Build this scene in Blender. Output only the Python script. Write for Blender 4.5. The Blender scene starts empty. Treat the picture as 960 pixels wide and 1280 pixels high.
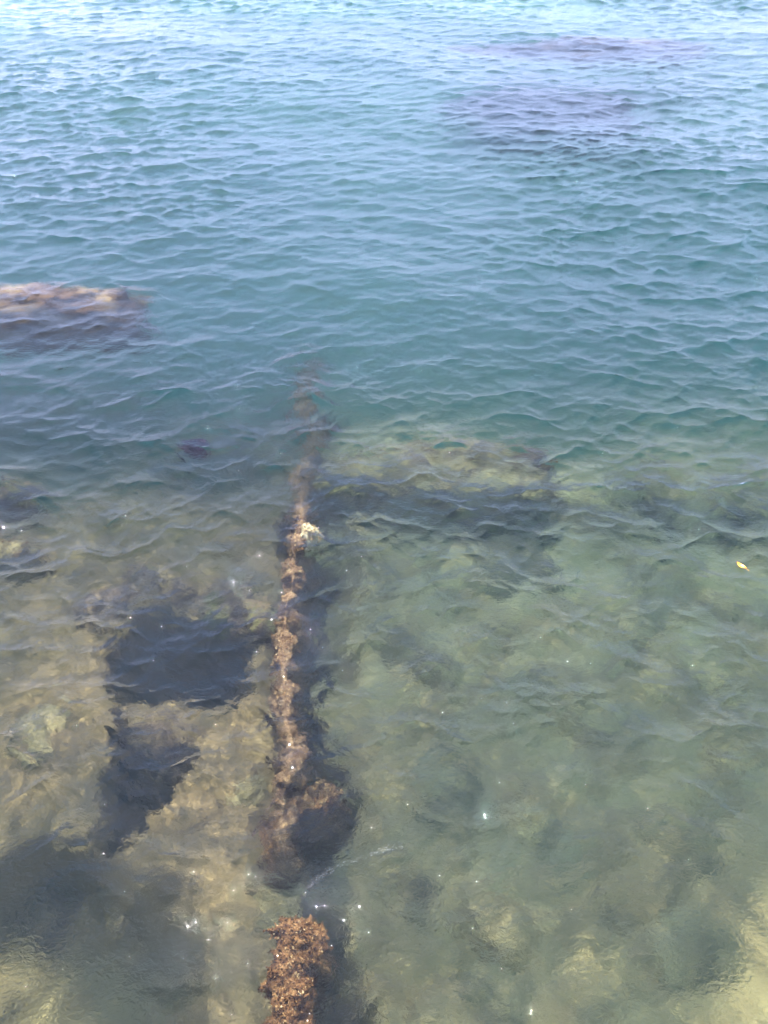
import bpy, math, random
import numpy as np
from mathutils import Vector

R = math.radians
sc = bpy.context.scene
COL = sc.collection

# ------------------------------------------------------------------ camera
CAM_H = 4.5
PITCH = 42.0
VFOV = 65.0
cd = bpy.data.cameras.new('camera'); cam = bpy.data.objects.new('camera', cd); COL.objects.link(cam)
cam.location = (0, 0, CAM_H)
cam.rotation_euler = (R(90 - PITCH), 0, 0)
cd.sensor_fit = 'VERTICAL'; cd.angle = R(VFOV)
cd.clip_start = 0.05; cd.clip_end = 9000
sc.camera = cam

# ------------------------------------------------------------------ world, sun, exposure
SUN_EL, SUN_AZ = 66.0, -10.0          # azimuth clockwise from +Y (the viewing direction)
w = bpy.data.worlds.new('World'); sc.world = w; w.use_nodes = True
nt = w.node_tree; nt.nodes.clear()
wo = nt.nodes.new('ShaderNodeOutputWorld'); bg = nt.nodes.new('ShaderNodeBackground')
sky = nt.nodes.new('ShaderNodeTexSky'); sky.sky_type = 'NISHITA'; sky.sun_disc = False
sky.sun_elevation = R(SUN_EL); sky.sun_rotation = R(SUN_AZ % 360)
sky.dust_density = 0.6; sky.ozone_density = 3.5; sky.air_density = 1.0
# pale summer cloud: a bright veil low over the horizon, loose patches higher up
tc = nt.nodes.new('ShaderNodeTexCoord'); mp = nt.nodes.new('ShaderNodeMapping'); mp.inputs['Scale'].default_value = (1, 1, 2.6)
nz = nt.nodes.new('ShaderNodeTexNoise'); nz.inputs['Scale'].default_value = 2.6; nz.inputs['Detail'].default_value = 7
cr = nt.nodes.new('ShaderNodeValToRGB'); cr.color_ramp.elements[0].position = .47; cr.color_ramp.elements[1].position = .66
cr.color_ramp.elements[1].color = (.55, .55, .55, 1)
sepz = nt.nodes.new('ShaderNodeSeparateXYZ'); lowr = nt.nodes.new('ShaderNodeMapRange'); lowr.interpolation_type = 'SMOOTHSTEP'
lowr.inputs['From Min'].default_value = .46; lowr.inputs['From Max'].default_value = .02
lowr.inputs['To Min'].default_value = 0.0; lowr.inputs['To Max'].default_value = .88
veil = nt.nodes.new('ShaderNodeMix'); veil.data_type = 'RGBA'; veil.inputs['B'].default_value = (3.3, 3.9, 6.9, 1)
mx = nt.nodes.new('ShaderNodeMix'); mx.data_type = 'RGBA'
mx.inputs['B'].default_value = (7.6, 7.2, 10.8, 1)
nt.links.new(tc.outputs['Generated'], mp.inputs['Vector']); nt.links.new(mp.outputs[0], nz.inputs['Vector'])
nt.links.new(tc.outputs['Generated'], sepz.inputs[0]); nt.links.new(sepz.outputs['Z'], lowr.inputs['Value'])
nt.links.new(nz.outputs['Fac'], cr.inputs['Fac']); nt.links.new(cr.outputs['Color'], mx.inputs['Factor'])
nt.links.new(lowr.outputs[0], veil.inputs['Factor']); nt.links.new(sky.outputs[0], veil.inputs['A']); nt.links.new(veil.outputs['Result'], mx.inputs['A']); nt.links.new(mx.outputs['Result'], bg.inputs['Color'])
bg.inputs["Strength"].default_value = 0.14
nt.links.new(bg.outputs[0], wo.inputs['Surface'])

sl = bpy.data.lights.new('sun', 'SUN'); sun = bpy.data.objects.new('sun', sl); COL.objects.link(sun)
sl.energy = 4.8; sl.angle = R(0.5); sl.color = (1.0, .96, .90)
sdir = Vector((math.sin(R(SUN_AZ)) * math.cos(R(SUN_EL)), math.cos(R(SUN_AZ)) * math.cos(R(SUN_EL)), math.sin(R(SUN_EL))))
sun.rotation_euler = sdir.to_track_quat('Z', 'Y').to_euler()
sun.location = sdir * 50
sl.cycles.is_caustics_light = True

sc.view_settings.view_transform = 'Standard'; sc.view_settings.look = 'None'
sc.view_settings.gamma = 1; sc.view_settings.use_curve_mapping = False
sc.view_settings.exposure = 1.82
cy = sc.cycles
cy.caustics_refractive = True; cy.caustics_reflective = False
cy.max_bounces = 8; cy.diffuse_bounces = 2; cy.glossy_bounces = 3; cy.transmission_bounces = 6
cy.volume_bounces = 1; cy.sample_clamp_indirect = 4.0
cy.volume_max_steps = 16; cy.volume_step_rate = 1.0
cy.blur_glossy = 0.0
cy.use_denoising = True

# ------------------------------------------------------------------ helpers
F_PX = 640 / math.tan(R(VFOV / 2))    # focal length in photograph pixels (960 x 1280)
def at(px, py, depth=0.0):
    """the point at this depth below the water that a photograph pixel looks at, through the refracting surface"""
    a = R(PITCH); u = (px - 480) / F_PX; v = (640 - py) / F_PX
    d = Vector((u, math.cos(a) + v * math.sin(a), -math.sin(a) + v * math.cos(a))).normalized()
    t = CAM_H / -d.z if depth >= 0 else (CAM_H + depth) / -d.z
    p = Vector((0, 0, CAM_H)) + d * t
    if depth > 0:
        k = 1 / 1.333; hx, hy = d.x * k, d.y * k
        dz = math.sqrt(1 - hx * hx - hy * hy)
        p = p + Vector((hx, hy, -dz)) * (depth / dz)
    return p

def hash3(ix, iy, iz, seed):
    h = (ix.astype(np.int64) * 73856093) ^ (iy.astype(np.int64) * 19349663) ^ (iz.astype(np.int64) * 83492791) ^ (seed * 2654435761)
    h = (h ^ (h >> 13)) * 1274126177 & 0xffffffff
    h = (h ^ (h >> 16)) * 2246822519 & 0xffffffff
    return ((h ^ (h >> 15)) & 0xffffff) / float(0xffffff) * 2 - 1
def vnoise(x, y, z, seed=1):
    x = np.asarray(x, float); y = np.asarray(y, float) + 0 * x; z = np.asarray(z, float) + 0 * x
    ix, iy, iz = np.floor(x), np.floor(y), np.floor(z)
    fx, fy, fz = x - ix, y - iy, z - iz
    fx = fx * fx * fx * (fx * (fx * 6 - 15) + 10); fy = fy * fy * fy * (fy * (fy * 6 - 15) + 10); fz = fz * fz * fz * (fz * (fz * 6 - 15) + 10)
    r = 0
    for a in (0, 1):
        for b in (0, 1):
            for c in (0, 1):
                wgt = (fx if a else 1 - fx) * (fy if b else 1 - fy) * (fz if c else 1 - fz)
                r = r + wgt * hash3(ix + a, iy + b, iz + c, seed)
    return r
def fbm(x, y, z, octv=4, seed=1, gain=.5):
    r = 0; a = 1.0; s = 1.0; tot = 0
    for o in range(octv):
        r = r + a * vnoise(x * s + 13.7 * o, y * s + 7.1 * o, z * s + 3.3 * o, seed + o); tot += a; a *= gain; s *= 2.03
    return r / tot * 1.6
def sstep(a, b, x):
    t = np.clip((x - a) / (b - a), 0, 1); return t * t * (3 - 2 * t)

def mesh_np(name, verts, faces, mat, parent=None, smooth=True, link=True):
    me = bpy.data.meshes.new(name)
    verts = np.asarray(verts, np.float32); faces = np.asarray(faces, np.int32)
    n, k = faces.shape
    me.vertices.add(len(verts)); me.vertices.foreach_set('co', verts.ravel())
    me.loops.add(n * k); me.loops.foreach_set('vertex_index', faces.ravel())
    me.polygons.add(n); me.polygons.foreach_set('loop_start', np.arange(0, n * k, k, dtype=np.int32))
    me.polygons.foreach_set('loop_total', np.full(n, k, np.int32))
    me.polygons.foreach_set('use_smooth', np.full(n, smooth, bool))
    me.update(calc_edges=True)
    if isinstance(mat, (list, tuple)):
        for m in mat: me.materials.append(m)
    elif mat: me.materials.append(mat)
    o = bpy.data.objects.new(name, me)
    COL.objects.link(o)
    if parent is not None: o.parent = parent
    return o
def receiver(o):
    o.cycles.is_caustics_receiver = True; return o
def tag(o, label=None, cat=None, group=None, kind=None):
    if label: o['label'] = label
    if cat: o['category'] = cat
    if group: o['group'] = group
    if kind: o['kind'] = kind
    return o

def node_mat(name):
    m = bpy.data.materials.new(name); m.use_nodes = True
    n = m.node_tree; n.nodes.clear(); return m, n
def N(n, t, **kw):
    x = n.nodes.new(t)
    for k, v in kw.items():
        if k in x.inputs: x.inputs[k].default_value = v
        else: setattr(x, k, v)
    return x
def ramp(n, stops):
    c = n.nodes.new('ShaderNodeValToRGB'); e = c.color_ramp.elements
    while len(e) > 1: e.remove(e[-1])
    e[0].position = stops[0][0]; e[0].color = (*stops[0][1], 1)
    for p, col in stops[1:]:
        q = e.new(p); q.color = (*col, 1)
    return c

def mottled(name, stops, scale=4.0, detail=8, spot=None, spot_scale=9.0, bump=.4, bump_scale=40, dist=.02, distort=.6):
    """rough natural surface: noise through a colour ramp, optional second colour in patches, fine bump"""
    m, n = node_mat(name); L = n.links
    out = N(n, 'ShaderNodeOutputMaterial'); b = N(n, 'ShaderNodeBsdfPrincipled', Roughness=.9)
    b.inputs['Specular IOR Level'].default_value = .15
    geo = N(n, 'ShaderNodeNewGeometry')
    nz = N(n, 'ShaderNodeTexNoise', Scale=scale, Detail=detail, Roughness=.62, Distortion=distort)
    L.new(geo.outputs['Position'], nz.inputs['Vector'])
    c = ramp(n, stops); L.new(nz.outputs['Fac'], c.inputs['Fac']); col = c.outputs['Color']
    if spot:
        vz = N(n, 'ShaderNodeTexNoise', Scale=spot_scale, Detail=5, Roughness=.6, Distortion=.3); L.new(geo.outputs['Position'], vz.inputs['Vector'])
        r2 = ramp(n, [(spot[1], (0, 0, 0)), (spot[2], (1, 1, 1))]); L.new(vz.outputs['Fac'], r2.inputs['Fac'])
        x = N(n, 'ShaderNodeMix', data_type='RGBA'); x.inputs['B'].default_value = (*spot[0], 1)
        L.new(r2.outputs['Color'], x.inputs['Factor']); L.new(col, x.inputs['A']); col = x.outputs['Result']
    L.new(col, b.inputs['Base Color'])
    bz = N(n, 'ShaderNodeTexNoise', Scale=bump_scale, Detail=6, Roughness=.65); L.new(geo.outputs['Position'], bz.inputs['Vector'])
    bp = N(n, 'ShaderNodeBump', Strength=bump, Distance=dist); L.new(bz.outputs['Fac'], bp.inputs['Height']); L.new(bp.outputs[0], b.inputs['Normal'])
    L.new(b.outputs[0], out.inputs['Surface'])
    return m

# ------------------------------------------------------------------ materials
M = {}
M['seabed'] = mottled('seabed', [(.30, (.22, .155, .068)), (.44, (.33, .245, .105)), (.55, (.43, .335, .145)), (.70, (.55, .44, .20))], scale=2.3, detail=10,
                      spot=((.20, .15, .07), .50, .68), spot_scale=1.6, bump=.7, bump_scale=14, dist=.05)
def zone_seabed():
    """brown weedy ledge left of the wall, pale open sand beyond the ledge"""
    n = M['seabed'].node_tree; L = n.links; b = next(x for x in n.nodes if x.type == 'BSDF_PRINCIPLED')
    src = b.inputs['Base Color'].links[0].from_socket
    geo = N(n, 'ShaderNodeNewGeometry'); sp = N(n, 'ShaderNodeSeparateXYZ'); nz = N(n, 'ShaderNodeTexNoise', Scale=.8, Detail=6, Roughness=.65)
    L.new(geo.outputs['Position'], sp.inputs[0]); L.new(geo.outputs['Position'], nz.inputs['Vector'])
    def zone(sock, lo, hi, wob, col, amount, src):
        ad = N(n, 'ShaderNodeMath', operation='MULTIPLY_ADD'); L.new(nz.outputs['Fac'], ad.inputs[0]); ad.inputs[1].default_value = wob; L.new(sock, ad.inputs[2])
        mr = N(n, 'ShaderNodeMapRange'); mr.interpolation_type = 'SMOOTHSTEP'; L.new(ad.outputs[0], mr.inputs['Value'])
        mr.inputs['From Min'].default_value = lo + wob / 2; mr.inputs['From Max'].default_value = hi + wob / 2; mr.inputs['To Max'].default_value = amount
        x = N(n, 'ShaderNodeMix', data_type='RGBA'); x.inputs['B'].default_value = (*col, 1)
        L.new(mr.outputs[0], x.inputs['Factor']); L.new(src, x.inputs['A']); return x.outputs['Result']
    c = zone(sp.outputs['X'], -.5, -1.2, 2.0, (.14, .10, .046), .86, src)
    c = zone(sp.outputs['Y'], 8.5, 12.5, 3.0, (.50, .46, .38), .85, c)
    c = zone(sp.outputs['Y'], 4.4, 2.7, 2.2, (.29, .195, .085), .5, c)
    L.new(c, b.inputs['Base Color'])
zone_seabed()
M['rock'] = mottled('rock', [(.32, (.05, .038, .028)), (.47, (.14, .10, .06)), (.60, (.30, .22, .11)), (.72, (.45, .36, .2))], scale=3.0,
                    spot=((.20, .20, .06), .55, .65), spot_scale=2.2, bump=.8, bump_scale=22, dist=.05)
M['green_rock'] = mottled('green_rock', [(.32, (.10, .085, .045)), (.47, (.24, .20, .09)), (.60, (.38, .33, .15)), (.72, (.52, .47, .23))], scale=2.4,
                          spot=((.13, .07, .045), .54, .64), spot_scale=1.6, bump=.8, bump_scale=22, dist=.05)
M['ochre_rock'] = mottled('ochre_rock', [(.32, (.05, .03, .025)), (.47, (.15, .085, .05)), (.60, (.27, .17, .08)), (.72, (.38, .27, .13))], scale=2.0, bump=.8, bump_scale=18, dist=.05)
M['dark_rock'] = mottled('dark_rock', [(.35, (.03, .02, .025)), (.5, (.08, .05, .045)), (.66, (.22, .12, .08))], scale=.8, bump=.8, bump_scale=10, dist=.08)
M['mossy'] = mottled('mossy', [(.32, (.11, .085, .04)), (.47, (.21, .165, .075)), (.60, (.32, .26, .12)), (.72, (.44, .37, .18))], scale=2.0, bump=.8, bump_scale=22, dist=.04)
M['crust'] = mottled('crust', [(.32, (.07, .038, .02)), (.46, (.17, .105, .052)), (.58, (.30, .20, .10)), (.72, (.50, .39, .21))], scale=14,
                     bump=1.0, bump_scale=60, dist=.02)
M['shell'] = mottled('shell', [(.35, (.14, .07, .025)), (.5, (.40, .25, .10)), (.66, (.74, .60, .32))], scale=25, bump=.5, bump_scale=90, dist=.01)
M['pale_shell'] = mottled('pale_shell', [(.35, (.32, .25, .11)), (.5, (.58, .49, .26)), (.66, (.78, .70, .45))], scale=12, bump=.8, bump_scale=50, dist=.01)
M['weed'] = mottled('weed', [(.35, (.045, .022, .010)), (.52, (.16, .08, .03)), (.68, (.34, .20, .08))], scale=20, bump=.3, bump_scale=80, dist=.01)
M['dark_weed'] = mottled('dark_weed', [(.35, (.01, .006, .015)), (.6, (.03, .015, .04))], scale=8)

def water_mat():
    m, n = node_mat('water'); L = n.links
    out = N(n, 'ShaderNodeOutputMaterial')
    g = N(n, 'ShaderNodeBsdfGlass', Roughness=0.0, IOR=1.333)
    # wind ripples finer than the mesh
    gp = N(n, 'ShaderNodeNewGeometry'); mpp = N(n, 'ShaderNodeMapping'); mpp.inputs['Scale'].default_value = (1, 1.5, .2); L.new(gp.outputs['Position'], mpp.inputs['Vector'])
    n1 = N(n, 'ShaderNodeTexNoise', Scale=26.0, Detail=3, Roughness=.55, Distortion=.8); L.new(mpp.outputs[0], n1.inputs['Vector'])
    bp = N(n, 'ShaderNodeBump', Strength=1.0, Distance=.0058); L.new(n1.outputs['Fac'], bp.inputs['Height']); L.new(bp.outputs[0], g.inputs['Normal'])
    L.new(g.outputs[0], out.inputs['Surface'])
    ab = N(n, 'ShaderNodeVolumeAbsorption', Density=1.0); ab.inputs['Color'].default_value = (*[1 - x for x in ABS], 1)
    scat = N(n, 'ShaderNodeVolumeScatter', Density=SCAT_D, Anisotropy=.3); scat.inputs['Color'].default_value = (*SCAT_C, 1)
    # the water body ends at its surface: no density above it
    geo = N(n, 'ShaderNodeNewGeometry'); sp = N(n, 'ShaderNodeSeparateXYZ'); L.new(geo.outputs['Position'], sp.inputs[0])
    lt = N(n, 'ShaderNodeMath', operation='LESS_THAN'); L.new(sp.outputs['Z'], lt.inputs[0]); lt.inputs[1].default_value = .35
    for nd, dens in ((ab, 1.0), (scat, SCAT_D)):
        mu = N(n, 'ShaderNodeMath', operation='MULTIPLY'); L.new(lt.outputs[0], mu.inputs[0]); mu.inputs[1].default_value = dens
        L.new(mu.outputs[0], nd.inputs['Density'])
    ad = N(n, 'ShaderNodeAddShader'); L.new(ab.outputs[0], ad.inputs[0]); L.new(scat.outputs[0], ad.inputs[1])
    L.new(ad.outputs[0], out.inputs['Volume'])
    return m
ABS = (.20, .042, .050)
SCAT_D = .135; SCAT_C = (.78, .90, .94)
M['water'] = water_mat()

# ------------------------------------------------------------------ water surface: random sea from its spectrum
def sea_tile(size, n, seed, lmin, lmax, wind, spread, power, slope_rms, chop):
    rng = np.random.default_rng(seed)
    k1 = 2 * np.pi * np.fft.fftfreq(n, size / n); KX, KY = np.meshgrid(k1, k1, indexing='ij')
    K = np.hypot(KX, KY); K[0, 0] = 1
    lam = 2 * np.pi / K
    c = (KX * math.sin(R(wind)) + KY * math.cos(R(wind))) / K
    S = lam ** power * np.abs(c) ** spread * np.exp(-(lmin / lam) ** 4) * np.exp(-(lam / lmax) ** 3)
    S[0, 0] = 0
    H = np.sqrt(S) * (rng.normal(size=(n, n)) + 1j * rng.normal(size=(n, n)))
    sx = np.fft.ifft2(1j * KX * H).real; sy = np.fft.ifft2(1j * KY * H).real
    s = slope_rms / math.sqrt((sx ** 2 + sy ** 2).mean())
    h = np.fft.ifft2(H).real * s
    dx = np.fft.ifft2(-1j * KX / K * H).real * s * chop; dy = np.fft.ifft2(-1j * KY / K * H).real * s * chop
    return size, n, h, -dx, -dy
def sample(tile, x, y):
    size, n, *arrs = tile
    u = x / size * n; v = y / size * n
    iu = np.floor(u).astype(int); iv = np.floor(v).astype(int); fu = u - iu; fv = v - iv
    out = []
    for a in arrs:
        g = lambda i, j: a[(iu + i) % n, (iv + j) % n]
        out.append(g(0, 0) * (1 - fu) * (1 - fv) + g(1, 0) * fu * (1 - fv) + g(0, 1) * (1 - fu) * fv + g(1, 1) * fu * fv)
    return out

def fan_grid(rs, half_deg, n_in, n_out):
    """polar grid about the camera's foot, fine towards the view, coarse behind"""
    a = np.concatenate([np.linspace(-half_deg, half_deg, n_in), np.linspace(half_deg, 360 - half_deg, n_out)[1:-1]])
    a = np.radians(a); Rr, A = np.meshgrid(rs, a, indexing='ij')
    X = Rr * np.sin(A); Y = Rr * np.cos(A)
    nr, na = X.shape
    i = np.arange(nr - 1)[:, None]; j = np.arange(na)[None, :]; j2 = (j + 1) % na
    f = np.stack([i * na + j, i * na + j2, (i + 1) * na + j2, (i + 1) * na + j], -1).reshape(-1, 4)
    return X.ravel(), Y.ravel(), f, nr, na

TILES = (sea_tile(17.3, 2048, 3, .10, .92, -4, 1.8, 3.75, .19, 1.8),
         sea_tile(7.9, 2048, 8, .04, .20, -14, .8, 3.3, .08, 1.0),
         sea_tile(61.0, 512, 5, 1.5, 9, 20, 2.0, 4.0, .04, 1.0))
def sea(X, Y):
    """height and sideways drift of the water surface"""
    r = np.hypot(X, Y)
    gust = sstep(-.5, .6, fbm(X * .22, Y * .22, 0, 3, seed=21))
    calm = .95 + .05 * sstep(2.5, 9.5, r + .25 * X)
    a1 = (.60 + .5 * gust) * calm * (1 - sstep(34, 60, r)); a2 = (.4 + .7 * gust) * (.85 + .15 * sstep(2.5, 8, r)) * (1 - sstep(14, 38, r))
    a3 = (1 - sstep(60, 300, r))
    h = 0; dx = 0; dy = 0
    for t, am, rot in zip(TILES, (a1, a2, a3), (.0, .35, .2)):
        c, s = math.cos(rot), math.sin(rot)
        q = sample(t, X * c - Y * s, X * s + Y * c)
        h = h + am * q[0]; dx = dx + am * (q[1] * c + q[2] * s); dy = dy + am * (-q[1] * s + q[2] * c)
    return h, dx, dy
def surface_z(x, y):
    return float(sea(np.array([x]), np.array([y]))[0][0])

def build_water():
    n_near = 1250
    rs = np.concatenate([[0.002, .2, .4, .6, .8], np.geomspace(.95, 40, n_near), np.geomspace(41, 6000, 60)])
    X, Y, f, nr, na = fan_grid(rs, 42, 900, 90)
    h, dx, dy = sea(X, Y)
    amp = np.where(np.abs(np.degrees(np.arctan2(X, Y))) > 44, .3, 1.0)
    V = np.stack([X + dx * amp, Y + dy * amp, h * amp], -1)
    o = mesh_np('water', V, f, M['water'])
    o.cycles.is_caustics_caster = True
    return tag(o, kind='structure')
build_water()

# ------------------------------------------------------------------ seabed
def poly_sd(X, Y, pts):
    """signed distance to a polygon (negative inside)"""
    d = np.full(X.shape, 1e9); inside = np.zeros(X.shape, bool)
    n = len(pts)
    for i in range(n):
        x1, y1 = pts[i]; x2, y2 = pts[(i + 1) % n]
        ex, ey = x2 - x1, y2 - y1
        t = np.clip(((X - x1) * ex + (Y - y1) * ey) / (ex * ex + ey * ey), 0, 1)
        d = np.minimum(d, np.hypot(X - x1 - t * ex, Y - y1 - t * ey))
        cnd = (y1 > Y) != (y2 > Y)
        xi = x1 + (Y - y1) * ex / (ey if abs(ey) > 1e-9 else 1e-9)
        inside ^= cnd & (X < xi)
    return np.where(inside, -d, d)
def ppoly(pix, depth):
    return [at(x, y, depth).to_2d()[:] for x, y in pix]

PITS_AND_SHADOWS = [   # outline in the photograph, rim depth, floor depth, edge width
    ([(183, 772), (240, 768), (288, 766), (300, 812), (292, 850), (300, 880), (262, 884), (200, 886), (158, 868), (162, 822), (160, 815), (172, 800)], .85, 2.7, .11),
    ([(150, 915), (168, 930), (190, 942), (238, 965), (222, 985), (205, 1002), (172, 1030), (137, 1056), (140, 1010), (147, 960)], .85, 2.2, .11),
    ([(-60, 1112), (10, 1084), (60, 1076), (104, 1084), (86, 1100), (52, 1122), (34, 1150), (14, 1180), (-60, 1205)], .85, 1.75, .08),
    ([(60, 1140), (120, 1120), (190, 1150), (215, 1200), (205, 1400), (-80, 1400), (-60, 1230), (30, 1200)], .85, 1.65, .3),
    ([(205, 525), (290, 515), (325, 560), (300, 592), (240, 596), (192, 575)], 1.8, 3.2, .35),
    ([(370, 655), (390, 668), (420, 690), (406, 725), (392, 750), (398, 790), (396, 840), (390, 880), (400, 915), (392, 950), (420, 985), (422, 1015), (402, 1060), (384, 1105), (370, 1108), (366, 900)], 1.35, 2.6, .10),  # stands in for the wall's shadow: dark band shaped as a deep channel
    ([(380, 1160), (402, 1175), (424, 1215), (436, 1262), (450, 1340), (380, 1340)], 1.2, 2.1, .14),  # the stub's shadow, shaped as a soft hollow in the floor
]
def seabed_z(X, Y):
    r = np.hypot(X, Y)
    # left of the wall a shallow ledge, right of it a slightly deeper sandy floor; both fall away seaward
    side = sstep(-1.0, .6, X + .07 * Y)
    near = -(0.78 + .62 * side + .15 * sstep(.5, 4, X) - .15 * sstep(3.2, 2.0, Y) * side)
    edge_l = 6.5 + .6 * vnoise(X * .5, Y * .5, 0, 5); edge_r = 7.6 + .5 * vnoise(X * .5, Y * .5, 0, 6)
    e = edge_l * (1 - side) + edge_r * side
    fall = sstep(e - 1.3 - .9 * (1 - side), e + 3.0 + 1.2 * (1 - side), Y)
    z = near * (1 - fall) - (4.0 + .15 * vnoise(X * .1, Y * .1, 0, 9)) * fall
    z = z + (.20 * fbm(X * .9, Y * .9, 0, 5, 31) + .07 * np.abs(fbm(X * 3, Y * 3, 0, 4, 41))) * (1 - .3 * fall)
    # half buried stones: one dome per jittered cell
    cell = .62; gx, gy = np.floor(X / cell), np.floor(Y / cell); dome = np.zeros_like(X)
    for i in (-1, 0, 1):
        for j in (-1, 0, 1):
            cx, cy_ = gx + i, gy + j; o = 0 * cx
            px_ = (cx + .5 + .42 * hash3(cx, cy_, o, 1)) * cell; py_ = (cy_ + .5 + .42 * hash3(cx, cy_, o, 2)) * cell
            q = hash3(cx, cy_, o, 3); a_ = hash3(cx, cy_, o, 4) * 3.1; ca, sa = np.cos(a_), np.sin(a_)
            u, v = (X - px_) * ca + (Y - py_) * sa, -(X - px_) * sa + (Y - py_) * ca
            rr = cell * (.34 + .22 * q); dd = np.hypot(u / rr, v / (rr * .68))
            dome = np.maximum(dome, (.05 + .09 * (q + 1)) * np.clip(1 - dd ** 2.6 + .25 * vnoise(X * 5, Y * 5, 0, 17), 0, 1) ** .6 * (q > -.35))
    z = z + dome * (1 - .5 * fall) * (.45 + .25 * side)
    # wall's cast shadow shaped into the bed: floor sunk along its right flank
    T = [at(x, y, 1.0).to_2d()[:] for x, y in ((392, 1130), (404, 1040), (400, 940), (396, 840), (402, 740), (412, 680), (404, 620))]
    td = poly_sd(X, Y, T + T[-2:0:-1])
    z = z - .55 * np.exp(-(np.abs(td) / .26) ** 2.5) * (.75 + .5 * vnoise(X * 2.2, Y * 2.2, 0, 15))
    wob = .05 * fbm(X * 9, Y * 9, 0, 3, 78) + .10 * fbm(X * 2.5, Y * 2.5, 0, 3, 77)
    for pix, d0, d1, wd in PITS_AND_SHADOWS:
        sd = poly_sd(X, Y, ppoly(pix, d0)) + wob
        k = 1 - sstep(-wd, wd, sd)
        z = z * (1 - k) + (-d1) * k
    return z
def build_seabed():
    rs = np.concatenate([[0.002, .3, .6], np.geomspace(.9, 30, 620), np.geomspace(31, 6000, 40)])
    X, Y, f, nr, na = fan_grid(rs, 44, 460, 60)
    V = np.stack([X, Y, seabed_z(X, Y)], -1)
    o = mesh_np('seabed', V, f, M['seabed'])
    return receiver(tag(o, kind='structure'))
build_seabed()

# ------------------------------------------------------------------ growth on submerged things
def flakes(name, pts, nrm, size, mat, parent, seed, lift=.6, bend=.5):
    """many small curled flakes (shells, weed blades) growing from the given points"""
    rng = np.random.default_rng(seed); n = len(pts)
    nrm = nrm + rng.normal(size=(n, 3)) * .55; nrm /= np.linalg.norm(nrm, axis=1)[:, None]
    t = np.cross(nrm, rng.normal(size=(n, 3))); t /= np.linalg.norm(t, axis=1)[:, None]
    b = np.cross(nrm, t)
    sz = size * np.clip(np.exp(rng.normal(size=n) * .5), .4, 1.9); wd = rng.uniform(.3, .85, n); lf = rng.uniform(.1, lift, n) ; bd = rng.normal(size=n) * bend
    V = []; nu = 4
    for i in range(nu):
        u = i / (nu - 1)
        half = (sz * wd * .5 * (.45 + 1.1 * math.sin(math.pi * min(1, u * .8 + .12)) ** .8 - .55 * u))[:, None]
        c = pts + t * (sz * (u - .25))[:, None] + nrm * (sz * (lf * u + bd * u * u * .5) - .002)[:, None]
        for q in (-1, 0, 1):
            V.append(c + b * half * q + nrm * (sz * .16 * (1 - q * q) * (-1))[:, None] + rng.normal(size=(n, 3)) * (sz * .05)[:, None])
    V = np.stack(V, 1)                        # n, nu*3, 3
    base = (np.arange(n) * nu * 3)[:, None]
    f = []
    for i in range(nu - 1):
        for q in (0, 1):
            f.append(np.stack([base[:, 0] + i * 3 + q, base[:, 0] + i * 3 + q + 1, base[:, 0] + (i + 1) * 3 + q + 1, base[:, 0] + (i + 1) * 3 + q], 1))
    return receiver(tag(mesh_np(name, V.reshape(-1, 3), np.concatenate(f), mat, parent), kind='stuff'))

def pick(V, F, n, seed, upper=-1.0):
    """random points with normals on a quad mesh"""
    rng = np.random.default_rng(seed)
    a, b, c, d = (V[F[:, i]] for i in range(4))
    cr_ = np.cross(c - a, d - b); ar = np.linalg.norm(cr_, axis=1); nn = cr_ / np.maximum(ar, 1e-9)[:, None]
    wgt = ar * np.clip(nn[:, 2] - upper, 0, None); k = rng.choice(len(F), n, p=wgt / wgt.sum())
    u, v = rng.random(n)[:, None], rng.random(n)[:, None]
    return (a[k] * (1 - u) + b[k] * u) * (1 - v) + (d[k] * (1 - u) + c[k] * u) * v, nn[k]

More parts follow.
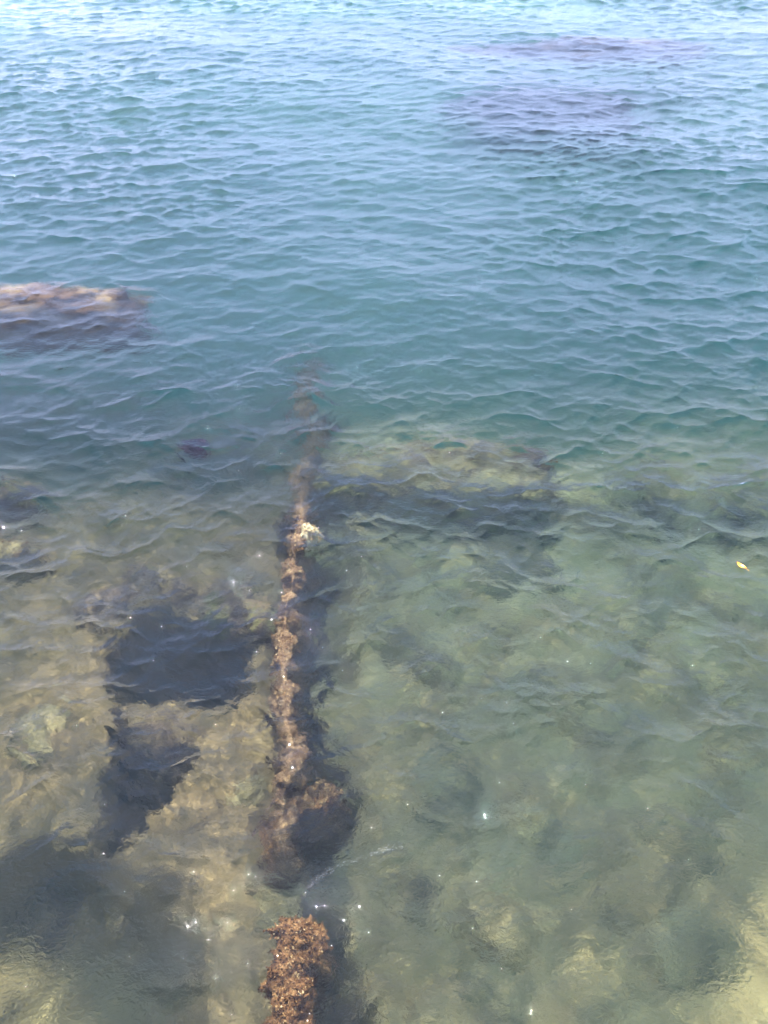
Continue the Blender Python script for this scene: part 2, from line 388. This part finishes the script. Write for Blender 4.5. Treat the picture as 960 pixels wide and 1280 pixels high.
def ridge(name, label, cat, path, half_w, top_d, floor_d, seed, mat, n_shell, n_weed, rough=.06, step=.012):
    """a long narrow upright wall following path, crusted on top; one thing with its growth as parts"""
    P = np.array([at(x, y, d)[:2] for (x, y), d in zip(path, top_d)])
    seg = np.hypot(*np.diff(P, axis=0).T); S = np.concatenate([[0], np.cumsum(seg)])
    s = np.arange(0, S[-1], step); x = np.interp(s, S, P[:, 0]); y = np.interp(s, S, P[:, 1])
    ker = np.hanning(9); ker /= ker.sum()
    pad = lambda a: np.convolve(np.pad(a, 4, mode='edge'), ker, 'valid')
    x, y = pad(x), pad(y)
    hw = np.interp(s, S, half_w) * (1 + .16 * fbm(s * 3.2, 0 * s, 0, 3, seed) + .18 * vnoise(s * 13, 0 * s, 0, seed + 3))
    td = np.interp(s, S, top_d) + .045 * fbm(s * 2.3, 3 + 0 * s, 0, 3, seed + 5); fd = np.interp(s, S, floor_d)
    tx = np.gradient(x); ty = np.gradient(y); l = np.hypot(tx, ty); tx /= l; ty /= l
    x = x + .03 * fbm(s * 1.7, 9 + 0 * s, 0, 3, seed + 9) * ty
    endf = np.clip(np.minimum(s, s[-1] - s) / (hw * 1.2), 0, 1) ; ends = np.sqrt(np.clip(1 - (1 - endf) ** 2, .0025, 1))
    m = 34; th = np.linspace(0, 1, m)
    prof = []
    for t in th:                         # left foot -> over the top -> right foot
        if t < .3: prof.append((-1.25 + .25 * t / .3, 1 - t / .3 * .9))
        elif t > .7: prof.append((1.25 - .25 * (1 - t) / .3, 1 - (1 - t) / .3 * .9))
        else:
            a = math.pi * (1 - (t - .3) / .4); prof.append((math.cos(a), .1 - .1 * math.sin(a)))
    prof = np.array(prof)
    lat = hw[:, None] * prof[None, :, 0] * ends[:, None]
    z = -(td[:, None] + (fd - td)[:, None] * prof[None, :, 1]) - (1 - ends[:, None]) * .25
    X = x[:, None] + lat * ty[:, None]; Y = y[:, None] - lat * tx[:, None]
    dn = fbm(X * 7, Y * 7, z * 7, 4, seed + 20) * rough * 1.3 + np.abs(fbm(X * 22, Y * 22, z * 22, 3, seed + 30)) * rough * .8
    X = X + dn * prof[None, :, 0] * ty[:, None]; Y = Y - dn * prof[None, :, 0] * tx[:, None]; z = z + dn * .6
    ox, oy = x[0], y[0]
    V = np.stack([X - ox, Y - oy, z], -1).reshape(-1, 3)
    ns = len(s); i = np.arange(ns - 1)[:, None]; j = np.arange(m - 1)[None, :]
    F = np.stack([i * m + j, (i + 1) * m + j, (i + 1) * m + j + 1, i * m + j + 1], -1).reshape(-1, 4)
    e = bpy.data.objects.new(name, None); COL.objects.link(e); e.location = (ox, oy, 0); tag(e, label, cat)
    chk = np.cross(V[F[:, 2]] - V[F[:, 0]], V[F[:, 3]] - V[F[:, 1]])[:, 2].sum()
    if chk < 0: F = F[:, ::-1]
    receiver(mesh_np('wall_body', V, F, mat, e))
    p, q = pick(V, F, n_shell, seed + 1, .05); flakes('shell_crust', p, q, .0070, M['shell'], e, seed + 2, lift=.7)
    p, q = pick(V, F, n_weed, seed + 4, -.6); flakes('brown_weed', p, q, .0095, M['weed'], e, seed + 6, lift=1.2, bend=.9)
    return e

def boulder_mesh(rx, ry, rz, seed, box=.0, rough=.22, n=40, fine=.05):
    """rounded uneven stone from a subdivided cube"""
    g = np.tan(np.linspace(-1, 1, n + 1) * math.pi / 4); U, W = np.meshgrid(g, g, indexing='ij'); one = np.ones_like(U)
    fs = [np.stack(v, -1) for v in ((one, U, W), (-one, W, U), (W, one, U), (U, -one, W), (U, W, one), (W, U, -one))]
    V = np.concatenate([v.reshape(-1, 3) for v in fs]); sph = V / np.linalg.norm(V, axis=1)[:, None]
    sh = sph * (1 - box) + V * .80 * box
    a, b, c = sph.T
    d = 1 + rough * fbm(a * 1.6 + seed, b * 1.6, c * 1.6, 4, seed) + fine * np.abs(fbm(a * 6, b * 6, c * 6 + seed, 4, seed + 7))
    V = sh * d[:, None] * np.array([rx, ry, rz])
    i = np.arange(n)[:, None]; j = np.arange(n)[None, :]; F = []
    for k in range(6):
        o = k * (n + 1) ** 2
        F.append(np.stack([o + i * (n + 1) + j, o + (i + 1) * (n + 1) + j, o + (i + 1) * (n + 1) + j + 1, o + i * (n + 1) + j + 1], -1).reshape(-1, 4))
    F = np.concatenate(F)
    cen = V[F].mean(1); nn = np.cross(V[F[:, 2]] - V[F[:, 0]], V[F[:, 3]] - V[F[:, 1]]); flip = (cen * nn).sum(1) < 0
    F[flip] = F[flip][:, ::-1]
    # weld the cube's seams
    key = np.round(V, 5); _, idx, inv = np.unique(key, axis=0, return_index=True, return_inverse=True)
    return V[idx], inv.reshape(-1)[F]

def local_top(px, py, guess, rise):
    d = guess
    for _ in range(4):
        p = at(px, py, d); d = -float(seabed_z(np.array([p.x]), np.array([p.y]))[0]) - rise
    return max(d, .15)

def rock(name, label, cat, px, py, top, rx, ry, rz, seed, rot=0, mat='rock', box=0.0, rough=.22, shells=0, weed=0, fine=.05, group=None, sz=.0075):
    V, F = boulder_mesh(rx, ry, rz, seed, box, rough, fine=fine)
    c, s_ = math.cos(R(rot)), math.sin(R(rot)); V = np.stack([V[:, 0] * c - V[:, 1] * s_, V[:, 0] * s_ + V[:, 1] * c, V[:, 2]], -1)
    p = at(px, py, max(top, 0)); loc = (p.x, p.y, -top - V[:, 2].max())
    if not (shells or weed):
        o = receiver(mesh_np(name, V, F, M[mat])); o.location = loc
        return tag(o, label, cat, group)
    e = bpy.data.objects.new(name, None); COL.objects.link(e); e.location = loc; tag(e, label, cat, group)
    receiver(mesh_np('stone', V, F, M[mat], e))
    if shells: p, q = pick(V, F, shells, seed + 1, -.1); flakes('shell_crust', p, q, sz, M['shell'], e, seed + 2, lift=.8)
    if weed: p, q = pick(V, F, weed, seed + 4, -.7); flakes('brown_weed', p, q, sz * 1.6, M['weed'], e, seed + 6, lift=1.4, bend=.9)
    return e

# ------------------------------------------------------------------ the sunken wall and what grows by it
ridge('sunken_wall', 'long narrow sunken wall crusted with rusty brown shells, running out from the shore', 'wall',
      [(362, 1085), (352, 1020), (357, 940), (358, 880), (355, 800), (362, 730), (366, 690), (378, 650), (378, 620), (380, 590), (388, 560), (386, 510), (380, 462), (384, 440)],
      [.04, .05, .045, .042, .042, .040, .040, .045, .05, .045, .05, .065, .075, .06],
      [.50, .24, .16, .12, .12, .12, .12, .12, .5, .85, 1.05, 1.2, 1.45, 1.9],
      [1.7, 1.7, 1.8, 1.8, 1.8, 1.9, 1.9, 2.4, 2.6, 2.9, 3.2, 3.6, 4.0, 4.0], 50, M['crust'], 34000, 36000)
ridge('wall_stub', 'weed covered broken end of the wall, awash nearest the shore', 'wall',
      [(368, 1146), (362, 1170), (350, 1205), (352, 1230), (362, 1260), (358, 1340)],
      [.015, .036, .026, .040, .080, .10], [.10, .015, .07, .05, .02, .02], [1.7] * 6, 70, M['weed'], 9000, 40000, rough=.09, step=.010)
rock('knob_stone', 'pale yellowish shell knob capping the narrow wall', 'stone', 384, 657, .03, .10, .12, .2, 11, mat='pale_shell', shells=450, sz=.012)
rock('side_clump', 'dark weedy clump with pale shell edge, attached against the right flank of the wall', 'rock', 402, 985, .24, .13, .12, .45, 12, mat='rock', rough=.4, fine=.15, shells=6500, weed=3500)
rock('weed_mound', 'brown fuzzy mound of weed left of the wall end, above the gap', 'rock', 345, 1035, .30, .12, .17, .5, 13, mat='crust', shells=1500, weed=9000)

# ------------------------------------------------------------------ slabs, reefs and boulders under water
rock('sunken_slab', 'long flat mossy slab lying crosswise to the right of the wall, dark along its front', 'slab', 550, 572, .62, 1.25, .40, .42, 21, rot=-3, mat='green_rock', box=.4, rough=.24, shells=900, weed=900, fine=.12, sz=.014)
rock('reef_rock', 'big ochre rock with dark blue shade below it, farthest left under the waves', 'rock', 10, 360, .26, 1.60, .45, .75, 22, rot=2, mat='ochre_rock', box=.25, rough=.3, fine=.12)
rock('reef_rock', 'broad brown reef patch at the right edge beyond the pale floor', 'rock', 905, 600, .95, 1.1, .5, .8, 23, rot=-8, mat='green_rock', box=.2, rough=.4, fine=.12)
rock('reef_rock', 'dark blue and rosy reef far out, the uppermost patch in the picture', 'rock', 745, 48, .6, 2.8, .6, .8, 24, mat='dark_rock', box=.1, rough=.45, fine=.15)
rock('reef_rock', 'faint lavender reef patch just shoreward of the farthest reef', 'rock', 690, 112, 1.6, 1.8, .45, 1.0, 25, mat='dark_rock', box=.1, rough=.45, fine=.15)
rock('reef_rock', 'small dark rock with yellow weed at the left edge, above the brown shallows', 'rock', 4, 672, .55, .30, .18, .3, 26, mat='mossy', rough=.35, weed=500, sz=.012)
rock('reef_rock', 'pale yellow stone at the left edge beside open green water', 'rock', 6, 592, .7, .28, .2, .4, 27, rough=.25)
for k, (x, y, d, a, b, lab) in enumerate([
    (285, 735, .62, .34, .22, 'purplish flat rock between the square blue hole and the wall'),
    (225, 725, .58, .30, .20, 'brown jumbled rock just above the square blue hole'),
    (165, 715, .60, .32, .20, 'mottled yellow brown rock up and left of the square hole'),
    (120, 745, .66, .26, .18, 'low brown rock with an orange patch, left of the jumble'),
    (190, 905, .66, .26, .18, 'purplish ledge rock between the two blue holes'),
    (318, 760, .80, .22, .16, 'dark rounded rock leaning towards the left flank of the wall'),
    (215, 835, 2.0, .30, .24, 'dim rock deep down inside the square blue hole'),
    (185, 985, 1.7, .20, .16, 'dim rock down inside the narrow dark gap below the square hole'),
    (60, 1120, 1.5, .22, .16, 'dusky rock in the dark band at the lower left corner')]):
    rock('ledge_rock', lab, 'rock', x, y, local_top(x, y, d, .19 if k < 6 else .38), a, b, .25, 100 + k, rot=k * 37, rough=.35, fine=.12, group='rocks on the brown ledge')
for k, (x, y, d, a, b, lab) in enumerate([
    (655, 705, 1.15, .42, .26, 'dark green weedy stone below the long slab'),
    (815, 745, 1.2, .45, .24, 'dark flat stone shoreward of the right reef patch'),
    (500, 790, 1.15, .30, .25, 'olive stone on the pale floor beside the wall shadow'),
    (545, 965, 1.0, .28, .26, 'dark mottled boulder right of the weedy clump'),
    (690, 1045, 1.0, .28, .28, 'large dark round boulder in the middle of the sandy floor'),
    (848, 1060, 1.1, .28, .30, 'grey boulder with feathery outline towards the right edge'),
    (615, 1215, .95, .26, .22, 'brown boulder nearest the shore on the sandy side'),
    (870, 1165, 1.1, .30, .26, 'dim green boulder low at the right'),
    (50, 905, .72, .26, .2, 'round brown boulder on the shallows near the left edge'),
    (330, 1130, .62, .20, .24, 'dark weedy boulder left of the gap in the wall'),
    (525, 1105, .92, .10, .08, 'small dark cobble beside a pale one'),
    (300, 985, .66, .22, .16, 'dull rock touching the wall flank across from the weedy clump')]):
    rock('boulder', lab, 'boulder', x, y, local_top(x, y, d, .07), a, b, .17, 140 + k, rot=k * 53, mat='mossy', rough=.3, fine=.10, group='boulders scattered on the shallow floor')
rock('weed_clump', 'small dark purple clump in the middle of a blue hollow', 'weed', 241, 548, .42, .12, .10, .12, 61, mat='dark_weed', rough=.45, fine=.25)

# ------------------------------------------------------------------ things afloat
def build_leaf():
    p = at(927, 706, 0); m, n = node_mat('leaf'); out = N(n, 'ShaderNodeOutputMaterial')
    b = N(n, 'ShaderNodeBsdfPrincipled', Roughness=.45); b.inputs['Base Color'].default_value = (.85, .36, .03, 1); n.links.new(b.outputs[0], out.inputs['Surface'])
    V = []; F = []; nu = 12
    for i in range(nu):
        u = i / (nu - 1); hw = .018 * math.sin(math.pi * u) ** .8 + .001
        for q in (-1, -.5, 0, .5, 1): V.append((hw * q, (u - .5) * .085, .006 * abs(q) + .010 * (u - .5) ** 2 * 4))
    for i in range(nu - 1):
        for q in range(4): F.append((i * 5 + q, i * 5 + q + 1, i * 5 + q + 6, i * 5 + q + 5))
    e = bpy.data.objects.new('floating_leaf', None); COL.objects.link(e); e.location = (p.x, p.y, surface_z(p.x, p.y) + .008); e.rotation_euler.z = R(38)
    tag(e, 'tiny orange yellow leaf floating alone near the right edge', 'leaf')
    mesh_np('blade', V, F, m, e)
    mesh_np('stalk', [(-.0012, -.07, .004), (.0012, -.07, .004), (.0012, -.04, .010), (-.0012, -.04, .010)], [(0, 1, 2, 3)], m, e)
build_leaf()

def build_foam():
    m, n = node_mat('foam'); out = N(n, 'ShaderNodeOutputMaterial'); b = N(n, 'ShaderNodeBsdfPrincipled', Roughness=.25)
    b.inputs['Base Color'].default_value = (.8, .8, .8, 1); n.links.new(b.outputs[0], out.inputs['Surface'])
    rng = random.Random(4); path = [at(x, y)[:2] for x, y in ((386, 1108), (402, 1092), (425, 1082), (452, 1074), (480, 1063), (505, 1060))]
    V = []; F = []
    ico = [(0, 0, 1), (.9, 0, .4), (.28, .85, .4), (-.72, .53, .4), (-.72, -.53, .4), (.28, -.85, .4)]
    for k in range(110):
        i = rng.randrange(5); t = rng.random(); (x0, y0), (x1, y1) = path[i], path[i + 1]
        x = x0 + (x1 - x0) * t + rng.gauss(0, .009); y = y0 + (y1 - y0) * t + rng.gauss(0, .009); r_ = rng.uniform(.0006, .0017)
        z = surface_z(x, y) if k % 1 == 0 else z
        o = len(V); V += [(x + a * r_, y + b_ * r_, z + c * r_) for a, b_, c in ico]
        for j in range(5): F.append((o, o + 1 + j, o + 1 + (j + 1) % 5, o + 1 + (j + 1) % 5))
    me = bpy.data.meshes.new('foam'); me.from_pydata(V, [], [f[:3] for f in F]); me.materials.append(m)
    o = bpy.data.objects.new('foam', me); COL.objects.link(o)
    tag(o, 'thin curved line of white foam bubbles by the gap in the wall', 'foam', kind='stuff')
build_foam()
